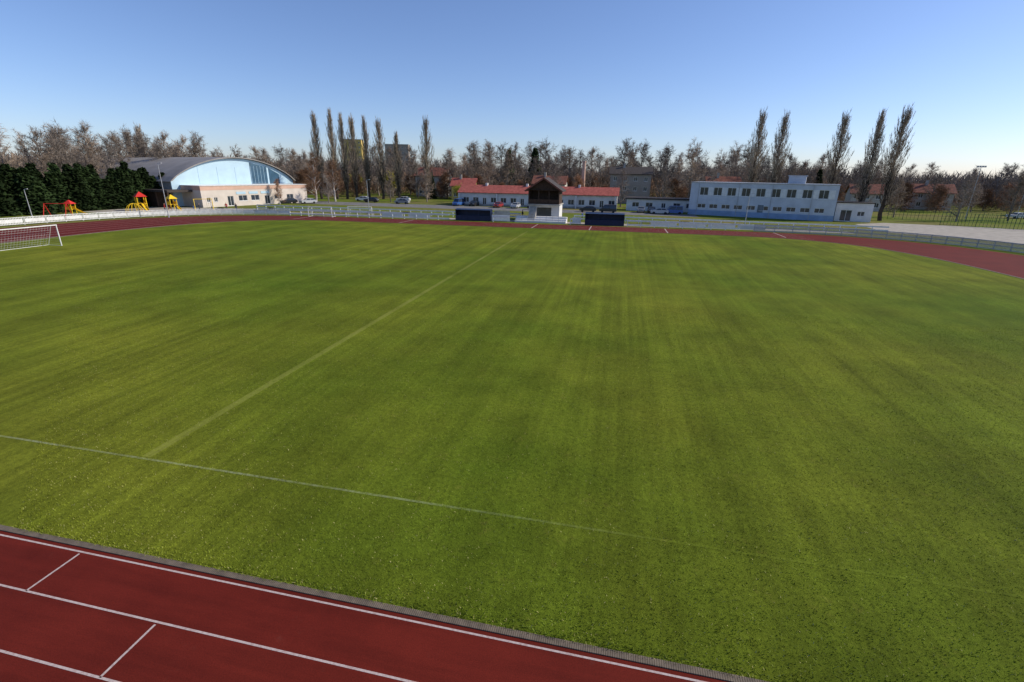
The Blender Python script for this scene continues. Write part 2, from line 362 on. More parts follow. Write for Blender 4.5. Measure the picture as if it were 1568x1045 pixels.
wall(r,'front_wall',L,0,3.6,ops,M_wallw)
b=MB(); b.box(0,.3,.3,8,0,3.6);b.box(L-.3,L,.3,8,0,3.6);b.box(.3,L-.3,7.7,8,0,3.6); b.obj('side_walls',M_wallw,r)
b=MB(); b.extr([(-.7,3.5),(4,5.5),(8.7,3.5),(8.7,3.65),(4,5.66),(-.7,3.65)],'x',-.4,L+.4); b.obj('pitched_roof',M_redroof,r)
b=MB(); b.extr([(0,3.6),(8,3.6),(4,5.3)],'x',.02,.25); b.extr([(0,3.6),(8,3.6),(4,5.3)],'x',L-.25,L-.02); b.obj('gables',M_wallw,r)
b=MB()
for k in (7,19,34): b.box(k,k+.6,3.4,4.2,4.8,6.2)
for k in (0,11.2,22.5,33.7,44.4): b.box(k,k+.3,-.9,-.35,0,3.4)
b.obj('chimneys_and_pillars',M_wallw,r)
b=MB(); b.box(0,L,-.05,-.003,0,.5); b.obj('plinth',M_conc,r)
r=empty('white_flat_roofed_annex',(1.5,138,0),-.05)
wall(r,'front_wall',18,0,3.0,[(1.5,1,1.8,1.2),(5,1,1.8,1.2),(9,.05,1.1,2.1),(12,1,1.8,1.2),(15.2,1,1.6,1.2)],M_wallw)
b=MB(); b.box(0,.3,.3,7,0,3);b.box(17.7,18,.3,7,0,3);b.box(.3,17.7,6.7,7,0,3);b.obj('side_walls',M_wallw,r)
b=MB(); b.box(-.3,18.3,-.5,7.3,3.003,3.35); b.obj('flat_roof',M_darkroof,r)
r=empty('commentary_booth',(-15,99.8,0),0)
b=MB(); b.box(-3.1,-2.8,0,5,0,3.1);b.box(2.8,3.1,0,5,0,3.1);b.box(-2.8,2.8,4.7,5,0,3.1);b.box(-2.8,-1.9,.0,.3,0,2.6);b.box(1.5,2.8,0,.3,0,2.6);b.box(-2.8,2.8,0,.3,2.6,3.1);b.obj('ground_floor_walls',M_wallw,r)
b=MB(); b.box(-3.3,3.3,-1.2,5.2,3.103,3.3); b.obj('floor_slab',M_conc,r)
b=MB()
for x in (-3.1,-1.1,.95,2.92): b.box(x,x+.18,-.9,-.72,3.3,6.0)
b.box(-3.0,-2.85,-.7,5,3.3,6);b.box(2.85,3.0,-.7,5,3.3,6);b.box(-2.85,2.85,1.4,1.55,3.3,6.0);b.box(-2.92,2.92,-.85,-.77,3.3,4.2); b.box(-2.9,2.9,-.9,5,5.9,6.0); b.obj('timber_frame',M_wood,r)
b=MB(); b.extr([(-3.1,6.0),(3.1,6.0),(0,8.0)],'y',-.7,-.6); b.extr([(-3.1,6.0),(3.1,6.0),(0,8.0)],'y',4.6,4.7); b.obj('gables',M_wood,r)
b=MB(); b.extr([(-3.7,5.65),(0,8.1),(3.7,5.65),(3.7,5.85),(0,8.32),(-3.7,5.85)],'y',-1.5,5.4); b.obj('gable_roof',M_darkroof,r)
b=MB(); b.beam((-3.75,-1.55,5.72),(0,-1.55,8.2),.08,.28); b.beam((3.75,-1.55,5.72),(0,-1.55,8.2),.08,.28); b.obj('barge_boards',M_brownroof,r)
b=MB()
for k in range(12): b.box(-2.6,-1.2,-1.3-.0-.28*k-.28,-1.3-.28*k,0,3.1-.26*(k+1))
b.obj('stairs',M_conc,r)
r=empty('concrete_terrace_steps',(-15,95,0)); b=MB()
for k in range(3): b.box(-5,5,.0+.9*k,.9*(k+1),0,.35*(k+1))
b.obj('steps',M_wallw,r)
b=MB()
for k in range(9): b.cyl((-4.8+1.2*k,.05,.35),(-4.8+1.2*k,.05,1.3),.03,.03,6)
b.beam((-4.8,.05,1.3),(4.8,.05,1.3),.05,.05); b.obj('handrail',M_steel,r)
def dugout(x,y,w):
    r=empty('team_dugout',(x,y,0)); b=MB()
    b.extr([(0.1,0),(1.7,0),(1.7,2.0),(1.3,2.25),(-.1,2.1),(-.1,2.02),(1.25,2.12),(1.6,1.9),(1.6,.08),(.1,.08)],'x',-w/2,w/2)
    for s in (-w/2,w/2-.06): b.extr([(.15,.09),(1.59,.09),(1.59,1.89),(1.25,2.1),(.15,2.02)],'x',s+.004,s+.056)
    b.box(-w/2+.06,w/2-.06,.02,.06,.08,1.0)
    b.obj('shell',M_navy,r); c=MB(); c.box(-w/2+.2,w/2-.2,.9,1.3,.42,.48); c.box(-w/2+.2,w/2-.2,1.32,1.38,.5,.85)
    for k in range(5):
        xx=-w/2+.5+(w-1)*k/4; c.box(xx-.04,xx+.04,1.0,1.2,.08,.42)
    c.obj('bench',M_plinthb,r)
    d=MB()
    for k in range(4):
        xx=-w/2+w*k/3; d.cyl((xx,-.08,0),(xx,-.08,2.08),.025,.025,6)
    d.obj('posts',M_navy,r)
dugout(-28.4,94.6,7.2); dugout(-2.7,94.2,7.2)
def board(x,y,w,h,mt):
    r=empty('advertising_board',(x,y,0)); b=MB(); b.box(-w/2,w/2,-.02,.02,.15,h); b.obj('panel',mt,r); c=MB()
    for s in (-w/2+.1,w/2-.1): c.box(s-.03,s+.03,.022,.08,0,h-.05)
    c.obj('legs',M_steel,r)
M_beige=mat('beige_board',(.5,.45,.36),.7,.15,2)
board(-22.7,94.6,3.6,1.3,M_white); board(-23,97,3.2,1.9,M_beige); board(-8,96,1.6,1.2,M_white)
for x in (8,13,18,23): board(x,94.6,4.6,.85,M_wallw)
for x in (-46,-40): board(x,95.5,4.6,.8,M_wallw)
r=empty('arched_sports_hall',(-99.5,103.5,0),math.atan2(30,8.5)); L=31
ops=[(1.2,1.2,.9,1.1),(3,1.2,.9,1.1),(6.5,.1,1.6,2.4),(9.5,1.2,2.4,1.4),(13,1.2,2.4,1.4),(17,.1,1.6,2.3),(20,1.3,2.2,1.2),(24,1.3,2.2,1.2)]
wall(r,'annex_front',L,0,4.0,ops,M_cream,y=0)
b=MB(); b.box(0,.3,.3,8,0,4.0); b.box(L-.3,L,.3,8,0,4.0); b.obj('annex_sides',M_cream,r)
b=MB(); b.box(-.02,L+.02,-.03,8,4.003,5.0); b.obj('annex_parapet',M_pink,r)
b=MB(); b.box(-.15,L+.15,-.15,8,5.003,5.12); b.obj('annex_roof_edge',M_white,r)
b=MB()
for x in (9,12.5,16): b.box(x,x+2.6,-.08,-.034,2.9,3.5)
b.obj('sign_panels',M_bluef,r)
ns=28; x0,x1=-2,33; zs=6.0; rise=5.7
def arch(x0,x1,zs,rise): return [(x0+(x1-x0)*k/ns, zs+rise*(1-(2*k/ns-1)**2)**.85) for k in range(ns+1)]
A=arch(x0,x1,zs,rise)
b=MB(); b.extr([(x0,0)]+A+[(x1,0)],'y',8.02,8.3); b.obj('arched_facade',M_bluef,r)
b=MB(); b.extr([(19.5,5.2),(24.5,5.2),(24.5,9.7),(19.5,10.8)],'y',7.9,8.0); b.obj('glazing',M_bglass,r)
b=MB(); b.extr([(25.2,5.2),(28.4,5.2),(28.4,7.8),(25.2,9.4)],'y',7.9,8.0); b.obj('side_glazing',M_bglass,r)
b=MB()
for k in range(6): b.box(19.5+k,19.56+k,7.85,7.898,5.2,9.9)
for k in range(5,20,5): b.box(k-.04,k+.04,7.97,8.017,5.2,9.5)
b.obj('mullions',M_bluef,r)
b=MB(); Ao=arch(x0-.6,x1+.6,zs-.1,rise+.45); n=len(A)
for k in range(n-1):
    b.add([(Ao[k][0],7.2,Ao[k][1]),(Ao[k+1][0],7.2,Ao[k+1][1]),(Ao[k+1][0],58,Ao[k+1][1]),(Ao[k][0],58,Ao[k][1])],[(0,3,2,1)],0)
    b.add([(Ao[k][0],7.2,Ao[k][1]),(Ao[k+1][0],7.2,Ao[k+1][1]),(A[k+1][0],7.2,A[k+1][1]+.08),(A[k][0],7.2,A[k][1]+.08)],[(0,3,2,1)],0)
b.obj('barrel_roof',M_metalroof,r)
b=MB(); b.box(x0,x0+.3,8.31,57.5,0,5.9); b.box(x1-.3,x1,8.31,57.5,0,5.9); b.box(x0+.3,x1-.3,57.2,57.5,0,7); b.obj('hall_walls',M_conc,r)
b=MB(); b.box(-6,-.2,3,30,3.6,4.1); b.obj('side_canopy_roof',M_darkroof,r)
b=MB()
for k in range(6): b.box(-5.9,-5.6,3.2+5*k,3.5+5*k,0,3.6)
b.box(-5.2,-2.1,9,29,0,3.6); b.obj('side_wing',M_wood,r)
def house(name,loc,rot,w,d,h,roofh,wm,rm,cols,rows,flat=False):
    r=empty(name,loc,rot); ops=[]
    for i in range(cols):
        for j in range(rows): ops.append(((i+.5)*w/cols-.6,1+j*(h/rows),1.2,1.3))
    wall(r,'front_wall',w,0,h,ops,wm); b=MB(); b.box(0,.3,.3,d,0,h);b.box(w-.3,w,.3,d,0,h);b.box(.3,w-.3,d-.3,d,0,h); b.obj('walls',wm,r)
    b=MB()
    if flat: b.box(-.2,w+.2,-.2,d+.2,h+.003,h+.5)
    else:
        b.extr([(-.5,h-.1),(d/2,h+roofh),(d+.5,h-.1),(d+.5,h+.1),(d/2,h+roofh+.2),(-.5,h+.1)],'x',-.5,w+.5)
    b.obj('roof',rm,r)
    if not flat:
        b=MB(); b.extr([(0,h),(d,h),(d/2,h+roofh)],'x',.02,.28); b.extr([(0,h),(d,h),(d/2,h+roofh)],'x',w-.28,w-.02); b.obj('gables',wm,r)
        b=MB(); b.box(w*.3,w*.3+.7,d*.4,d*.4+.7,h+roofh*.6,h+roofh+1.3); b.obj('chimney',M_conc,r)
M_yw=mat('yellow_render',(.62,.45,.14),.9,.1,.3); M_gr=mat('grey_render',(.30,.26,.23),.9,.15,.4); M_ow=mat('offwhite_render',(.5,.47,.42),.9,.1,.4)
house('grey_apartment_house',(-4,171,0),0,13,10,9.2,2.2,M_gr,M_darkroof,4,3)
house('yellow_tower_block',(-236,405,0),.3,15,12,34,0,M_yw,M_conc,4,9,True)
house('grey_tower_block',(-205,420,0),.3,20,12,31,0,M_gr,M_conc,6,8,True)
house('yellow_cottage',(-58,168,0),.1,8,7,4.5,2.5,M_yw,M_redroof,3,1)
house('white_cottage',(90,182,0),-.2,10,8,5,2.5,M_ow,M_brownroof,3,2)
house('white_cottage',(66,166,0),-.2,8,8,4.8,2.5,M_ow,M_brownroof,3,2)
house('white_cottage',(116,166,0),-.3,9,8,4.5,2.8,M_ow,M_darkroof,3,2)
house('white_cottage',(27,174,0),0,10,8,6,2.8,M_ow,M_brownroof,3,2)
house('long_grey_shed',(108,158,0),-.25,30,9,3.5,1.8,M_gr,M_darkroof,7,1)
house('white_cottage',(-78,184,0),0,12,8,7.5,3,M_ow,M_brownroof,3,2)
house('white_cottage',(-30,172,0),0,11,8,5.6,2.6,M_ow,M_brownroof,3,2)
# ------------------------------------------------------------ trees
def rv(s=1): return Vector((random.gauss(0,s),random.gauss(0,s),random.gauss(0,s)))
def bare_mesh(name,H,seed,wide=.55,mats=(M_bark,M_bark),twr=.03,dens=1.0,trunkf=.22):
    random.seed(seed); mb=MB()
    def br(p,d,L,r,lv):
        ns_=3 if lv<3 else 2; q=p.copy(); dd=d.copy(); rr=r
        nch=[0,int(7*dens),int(7*dens),int(7*dens),0][lv]
        for i in range(ns_):
            dd=(dd+rv(.15)+Vector((0,0,.05))).normalized(); q2=q+dd*(L/ns_); r2=max(r*(1-.75*(i+1)/ns_),twr*.6)
            mb.cyl(q,q2,rr,r2,4 if lv<3 else 3,0 if lv<3 else 1,cap=False)
            for _ in range(max(1,round(nch/ns_))):
                if lv>=4: break
                t=random.random(); s=q.lerp(q2,t); side=rv().cross(dd).normalized()
                nd=(dd*.7+side*random.uniform(.5,1.0)).normalized()
                if lv<3: br(s,nd,L*random.uniform(.4,.62),max(rr*.5,twr),lv+1)
                else:
                    for _k in range(2):
                        nd2=(nd+rv(.35)).normalized(); mb.twig(s,s+nd2*random.uniform(.6,1.5),twr*1.1)
            q=q2; rr=r2
    tr=H*.016+.08; top=Vector((random.gauss(0,.3),random.gauss(0,.3),H*.9))
    k=9; prev=Vector((0,0,0))
    for i in range(1,k+1):
        t=i/k; c=Vector((top.x*t+random.gauss(0,.1),top.y*t+random.gauss(0,.1),top.z*t))
        mb.cyl(prev,c,tr*(1-.9*(i-1)/k),tr*(1-.9*t),7,0,cap=False)
        if t>=trunkf:
            for _ in range(4):
                a=random.uniform(0,6.28); up=.4+.9*t; nd=Vector((math.cos(a),math.sin(a),up)).normalized()
                Lb=H*wide*random.uniform(.5,.8)*(1-.6*(t-trunkf)/(1-trunkf))
                br(prev.lerp(c,random.random()),nd,Lb,tr*.42*(1-.6*t),2)
        prev=c
    return mb.mesh(name,list(mats))
def poplar_mesh(name,H,seed,w=1.9):
    random.seed(seed); mb=MB(); prev=Vector((0,0,0)); k=14
    for i in range(1,k+1):
        t=i/k; c=Vector((random.gauss(0,.12),random.gauss(0,.12),H*t*.98)); mb.cyl(prev,c,.45*(1-.93*(i-1)/k),.45*(1-.93*t)+.01,7,0,cap=False); prev=c
    for j in range(200):
        t=.08+.80*(j/200)**.95; a=random.uniform(0,6.28); z=H*t
        W=w*(.35+.65*min(1,t/.4))*(1 if t<.45 else max(.16,1-(t-.45)*1.9))*random.uniform(.35,1.25)
        Lb=min(random.uniform(.13,.23)*H,H*random.uniform(.93,1.03)-z)
        p=Vector((0,0,z)); q=p+Vector((math.cos(a)*W*.75,math.sin(a)*W*.75,Lb*.4)); e=q+Vector((math.cos(a)*W*.3+random.gauss(0,.15),math.sin(a)*W*.3+random.gauss(0,.15),Lb*.6))
        r=.075*(1-t*.6); mb.cyl(p,q,r,r*.6,3,0 if t<.35 else 1,cap=False); mb.cyl(q,e,r*.6,.015,3,1,cap=False)
        for _ in range(22):
            u=random.uniform(.1,1); s=p.lerp(q,u*2) if u<.5 else q.lerp(e,u*2-1)
            l=random.uniform(.6,2.0)*(1-.35*t); d=Vector((random.gauss(0,.28),random.gauss(0,.28),1)).normalized()
            mb.twig(s,s+d*l,.038,0 if random.random()<(.75 if t<.3 else .15) else 1)
    return mb.mesh(name,[M_popb,M_pop])
def conifer_mesh(name,H,seed,R=2.2,m=M_conif):
    random.seed(seed); mb=MB(); mb.cyl((0,0,0),(0,0,H*.98),.16,.02,6,0,cap=False)
    lv=int(H*3.4)
    for i in range(lv):
        t=(i+.5)/lv; z=.3+(H-.3)*t; rad=R*(1-t)**.7+.12
        nb=int(7+8*(1-t)); a0=random.uniform(0,6.28)
        for b_ in range(nb):
            a=a0+6.283*b_/nb+random.gauss(0,.12); rr=rad*random.uniform(.65,1.2); dx,dy=math.cos(a),math.sin(a)
            for s in range(6):
                u=(s+.6)/6*rr; w=.24+.2*(1-s/6); zz=z-.22*u+random.gauss(0,.12); px=dx*u+random.gauss(0,.1); py=dy*u+random.gauss(0,.1); tl=random.gauss(0,.25)
                mb.add([(px-dy*w,py+dx*w,zz-.12+tl),(px+dy*w,py-dx*w,zz-.12-tl),(px+dx*.45,py+dy*.45,zz-.2-.15*random.random())],[(0,1,2)],1)
    return mb.mesh(name,[M_popb,m])
def leafy_mesh(name,H,seed,R,m):
    random.seed(seed); mb=MB(); mb.cyl((0,0,0),(0,0,H*.5),.2,.1,6,0,cap=False)
    cl=[(rv(1).normalized()*random.uniform(.2,.8)) for _ in range(26)]
    for c in cl:
        cc=Vector((c.x*R,c.y*R,H*.6+c.z*H*.36)); mb.cyl((0,0,H*.3),cc,.07,.02,4,0,cap=False)
        for _ in range(70):
            p=cc+rv(.42); n=rv(.16); k=rv(.16); mb.add([p,p+n,p+k],[(0,1,2)],1)
    return mb.mesh(name,[M_bark,m])
BT=[bare_mesh('bare_tree_mesh',18,s,w,(M_bark,mm)) for s,w,mm in ((1,.5,M_bark),(2,.42,M_twigt),(3,.52,M_bark),(4,.44,M_twigt),(5,.48,M_bark))]
RT=[bare_mesh('rust_shrub_mesh',8,s,.7,(M_bark,M_rust),twr=.03,trunkf=.08) for s in (11,12,13)]
PM=[poplar_mesh('poplar_mesh',27,s,w) for s,w in ((21,2.0),(22,1.7),(23,2.5))]
CM=[conifer_mesh('conifer_mesh',10,s) for s in (31,32,33)]
LY=leafy_mesh('yellow_tree_mesh',7,41,2.4,M_yleaf)
BI=bare_mesh('birch_mesh',12,51,.38,(M_birch,M_rust),twr=.02)
random.seed(99)
def tree(name,me,x,y,s,sz=None,parent=None,z=0):
    return inst(name,me,(x,y,z),random.uniform(0,6.28),(s,s,sz or s),parent)
for x,y,h,i in ((-97,150,26,0),(-92.5,152,27,1),(-90,154,26,1),(-87,155,25.5,0),(-84,158,25.5,1),(-79,158,25,2),(-74,160,21,1),(-65,164,26,2),
                (34.6,150,25.5,2),(39,146,24.5,2),(50,138,23.5,2),(53,127.5,22.5,1),(57.8,128,23.5,2)):
    tree('poplar_tree',PM[i],x,y,1,h/27)
tree('poplar_tree',PM[2],-165,150,1.1,23/27); tree('poplar_tree',PM[0],-172,152,1.1,21/27)
for k in range(44):
    y=42+64*k/43; x=-113-1.2*math.sin(k)-random.uniform(0,2.5)
    tree('conifer_tree',CM[k%3],x,y,random.uniform(.9,1.2),random.uniform(.66,.98))
for k in range(26):
    tree('conifer_tree',CM[k%3],-119-random.uniform(0,4),44+2.5*k,1.15,random.uniform(.8,1.05))
for k in range(48):
    x=-128-random.uniform(0,42); y=60+2*k+random.uniform(-3,3)
    tree('bare_tree',BT[k%5],x,y,random.uniform(.85,1.12))
par=empty('distant_trees')
def hfac(x,y):
    q=x/y
    if q<-.3: return .86
    if q<.25: return .98
    if q<.35: return .85
    return .66
for row,(Y,sp) in enumerate(((180,10),(196,8.5),(216,8),(242,8))):
    x=-330
    while x<260:
        x+=sp*random.uniform(.5,1.5); y=Y+random.uniform(-8,8)
        if row<1 and -170<x<-95 and y<185: continue
        if row<1 and (-8<x<12 or 24<x<40 or -34<x<-16): continue
        s=hfac(x,y)*random.uniform(.68,1.12)*(1+.08*row)
        tree('bare_tree_part',BT[random.randrange(5)],x,y,s*1.08,s,par)
par=empty('rusty_shrubs')
x=-300
while x<230:
    x+=random.uniform(2.5,6); y=random.uniform(166,195)
    if (-8<x<12 or 24<x<40 or -34<x<-16 or 62<x<78) and y<182: continue
    tree('shrub_part',RT[random.randrange(3)],x,y,random.uniform(.6,1.15),None,par)
for x,y,s in ((-46,205,1.8),(-36,210,1.9),(-66,170,.9),(52,165,.8),(68,200,1.2)):
    tree('conifer_tree',CM[random.randrange(3)],x,y,s*.85,s)
for x,y,s in ((-52,158,.9),(-49,160,.8),(-82,170,1.5),(-100,178,1.4)):
    tree('yellow_leafing_tree',LY,x,y,s)
tree('birch_tree',BI,-90,136,1.15); tree('birch_tree',BI,-86,140,1.0); tree('birch_tree',BI,-92,122,.55)
for x,y,s in ((-70,145,.5),(-60,150,.55),(-40,152,.7),(44,134,.4),(66,140,.5),(75,132,.55),(90,140,.6),(100,134,.5),(-84,133,.45),(62,150,.7),(120,140,.6),(0,152,.6),(12,155,.65),(24,152,.6),(-20,154,.6)):
    tree('bare_tree',BT[random.randrange(5)],x,y,s)
def slivers(name,n,d0,d1,top,wd,ln,m,pw,byY=False,seed=3):
    r_=np.random.default_rng(seed)
    if byY: Y=r_.uniform(d0,d1,n); X=r_.uniform(-1.75,1.05,n)*Y
    else:
        az=r_.uniform(-1.25,.95,n); d=r_.uniform(d0,d1,n); X=np.sin(az)*d;Y=np.cos(az)*d
    q=X/Y
    H=top*(1+.16*np.sin(X*.13+1)+.12*np.sin(X*.31+Y*.05)+.10*np.sin(X*.77+2)); H=H*np.where(q>.38,.78,1.)
    z=H*r_.random(n)**pw
    a=r_.uniform(0,2*np.pi,n); tl=r_.normal(0,.45,(n,2)); L_=ln*r_.uniform(.5,1.3,n)
    v=np.zeros((n,3,3)); v[:,0]=np.c_[X-np.cos(a)*wd,Y-np.sin(a)*wd,z]; v[:,1]=np.c_[X+np.cos(a)*wd,Y+np.sin(a)*wd,z]; v[:,2]=np.c_[X+tl[:,0]*L_,Y+tl[:,1]*L_,z+L_]
    trimesh(name,v,[m])
slivers('distant_woods',120000,270,360,11,.2,2.6,M_woods,.8)
slivers('wood_understorey',80000,190,250,6.5,.11,1.8,M_under,1.2,True,5)
# ------------------------------------------------------------ cars
def car(x,y,rot,paint,van=False):
    r=empty('parked_van' if van else 'parked_car',(x,y,0),rot); h=1.95 if van else 1.45
    b=MB(); low=[(-2.1,.35),(-2.15,.7),(-2.05,.95),(-1.1,1.0) if not van else (-1.5,1.1),(2.0,1.0),(2.1,.8),(2.1,.35),(1.75,.3),(1.6,.55),(1.15,.55),(1.0,.3),(-1.0,.3),(-1.15,.55),(-1.6,.55),(-1.75,.3)]
    b.extr(low,'y',-.85,.85); b.obj('body',paint,r)
    if van: c=[(-1.5,1.1),(-.9,h-.08),(1.95,h-.06),(2.0,1.0)]
    else: c=[(-1.1,1.0),(-.4,h-.06),(1.2,h-.06),(1.9,1.0)]
    b=MB(); vs=[(p[0],-.82 if p[1]<1.2 else -.66,p[1]) for p in c]+[(p[0],.82 if p[1]<1.2 else .66,p[1]) for p in c]
    b.add(vs,[(0,1,2,3),(7,6,5,4)]+[(k,4+k,4+(k+1)%4,(k+1)%4) for k in range(4)]); b.obj('windows',M_glass,r)
    b=MB(); b.box(c[1][0]-.05,c[2][0]+.05,-.67,.67,h-.06,h)
    for s in (-1,1):
        for q,w in ((c[0],c[1]),(c[3],c[2]),(((c[0][0]+c[3][0])/2,1.0),((c[1][0]+c[2][0])/2,h-.06))):
            b.beam((q[0],s*.83,q[1]),(w[0],s*.68,w[1]),.07,.07)
    b.obj('roof_and_pillars',paint,r)
    b=MB()
    for xx in (-1.37,1.37):
        for s in (-1,1): b.cyl((xx,s*.68,.31),(xx,s*.88,.31),.31,.31,14)
    b.obj('wheels',M_tyre,r); b=MB()
    for s in (-.6,.6): b.box(-2.17,-2.1,s-.2,s+.2,.65,.8); b.box(2.09,2.12,s-.2,s+.2,.7,.88)
    b.obj('lamps',M_lamp,r)
def paint(n,c): return mat(n,c,.3,.04,2,spec=.6)
PW=paint('car_white',(.7,.7,.7));PB=paint('car_black',(.02,.02,.022));PBl=paint('car_blue',(.04,.12,.35));PG=paint('car_grey',(.22,.23,.24));PR=paint('car_red',(.3,.03,.03));PS=paint('car_silver',(.45,.46,.47))
car(-80,146,.1,PW);car(-68,150,.0,PW);car(-74.5,141,.1,PB);car(-63,138,.05,PG)
car(-45.5,137.5,1.4,PBl,True);car(-41,138,1.5,PB);car(-22,131,.05,PB);car(-17.5,130.8,.0,PG)
car(-8,128,.05,PB);car(-3,127.6,.0,PB,True);car(5.2,132,1.5,PG);car(7.8,132,1.6,PB);car(13,129.5,.05,PBl,True);car(9.5,128,0,PS)
car(-28,134,1.5,PS);car(-33,134.5,1.5,PR);car(98,150,.3,PW);car(103,148,.3,PG)
car(-92,126,.9,PB);car(-87,127.5,1.0,PS)
# ------------------------------------------------------------ lamps & poles
def lamp(x,y,h,flood=False):
    r=empty('floodlight_mast' if flood else 'street_lamp',(x,y,0)); b=MB(); b.cyl((0,0,0),(0,0,.5),.12,.11,10); b.cyl((0,0,.5),(0,0,h),.085,.05,10)
    if flood: b.beam((-.9,0,h),(.9,0,h),.08,.08)
    else: b.cyl((0,0,h),(.45,0,h+.08),.035,.03,8)
    b.obj('pole',M_steel,r); c=MB()
    if flood:
        for s in (-.75,-.25,.25,.75): c.box(s-.17,s+.17,-.25,-.05,h-.1,h+.28)
    else: c.extr([(.35,h+.02),(.85,h+.05),(.82,h+.14),(.4,h+.14)],'y',-.1,.1)
    c.obj('lamp_head',M_lamp,r)
lamp(-85,79.8,9.8); lamp(-106,71,5.0); lamp(83,143,12,True); lamp(-60,112,7); lamp(24,104,6);lamp(98,150,10)
r=empty('brick_chimney_stack',(-14,186,0)); b=MB(); b.cyl((0,0,0),(0,0,13),.9,.6,10); b.cyl((0,0,13),(0,0,13.5),.75,.75,10); b.obj('shaft',M_pink,r)
# ------------------------------------------------------------ playground
def play_tower(x,y,rot,rm=M_org,sc=1):
    r=empty('playground_slide_tower',(x,y,0),rot,sc); b=MB()
    for i in (-.8,.8):
        for j in (-.8,.8): b.cyl((i,j,0),(i,j,3.0),.09,.09,8)
    b.obj('posts',M_yel,r); b=MB(); b.box(-.9,.9,-.9,.9,1.5,1.6)
    for j in (-.85,.85): b.box(-.8,.8,j-.02,j+.02,1.65,2.3)
    b.obj('platform',M_yel,r)
    b=MB(); b.add([(-1.1,-1.1,3),(1.1,-1.1,3),(1.1,1.1,3),(-1.1,1.1,3),(0,0,4.1)],[(0,1,4),(1,2,4),(2,3,4),(3,0,4),(3,2,1,0)]); b.obj('pyramid_roof',rm,r)
    b=MB(); prev=(.9,1.55)
    for k in range(1,9):
        t=k/8; p=(.9+3.0*t,1.55*(1-t)**1.3+.2); b.beam((prev[0],0,prev[1]),(p[0],0,p[1]),.6,.05)
        for s in (-.32,.32): b.beam((prev[0],s,prev[1]+.12),(p[0],s,p[1]+.12),.05,.28)
        prev=p
    b.obj('slide',M_yel,r); b=MB()
    for s in (-.3,.3): b.cyl((-1.7,s,0),(-.85,s,1.7),.04,.04,6)
    for k in range(6): t=(k+.5)/6; b.cyl((-1.7+.85*t,-.3,1.7*t),(-1.7+.85*t,.3,1.7*t),.03,.03,6)
    b.obj('ladder',M_red,r)
play_tower(-103.5,91,-.5,M_red); play_tower(-98.5,94,-.3,M_yel,.85); play_tower(-106,78,.3,M_red,.7)
def swing(x,y,rot,m):
    r=empty('playground_swing',(x,y,0),rot); b=MB()
    for s in (-1.8,1.8):
        b.cyl((s,-1.1,0),(s,0,2.4),.06,.06,8); b.cyl((s,1.1,0),(s,0,2.4),.06,.06,8)
    b.cyl((-1.9,0,2.4),(1.9,0,2.4),.06,.06,8); b.obj('frame',m,r); b=MB()
    for s in (-.8,.8):
        for q in (-.2,.2): b.cyl((s+q,0,2.4),(s+q,0,.5),.012,.012,4)
        b.box(s-.25,s+.25,-.1,.1,.46,.5)
    b.obj('seats',M_tyre,r)
swing(-104,74,.4,M_red); swing(-94,98,.8,M_yel)
r=empty('climbing_frame',(-100.5,86.5,0)); b=MB()
for k in range(6):
    a=math.pi*k/6; prev=None
    for j in range(9):
        t=math.pi*j/8; p=(1.6*math.cos(t)*math.cos(a),1.6*math.cos(t)*math.sin(a),1.9*math.sin(t))
        if prev: b.cyl(prev,p,.04,.04,5)
        prev=p
b.obj('bars',M_yel,r)
def bench(x,y,rot):
    r=empty('park_bench',(x,y,0),rot); b=MB()
    for k in range(3): b.box(-.9,.9,-.2+.15*k,-.08+.15*k,.43,.47)
    for k in range(2): b.box(-.9,.9,.27,.30,.58+.16*k,.7+.16*k)
    b.obj('slats',M_wood,r); b=MB()
    for s in (-.7,.7): b.box(s-.04,s+.04,-.18,-.1,0,.43); b.box(s-.04,s+.04,.2,.268,0,.86)
    b.obj('legs',M_conc,r)
for x,y,rt in ((-88,96,0),(-78,99.7,0),(-45,99.7,0),(-52,97.5,0),(5,97.5,0),(12,98,0)): bench(x,y,rt)
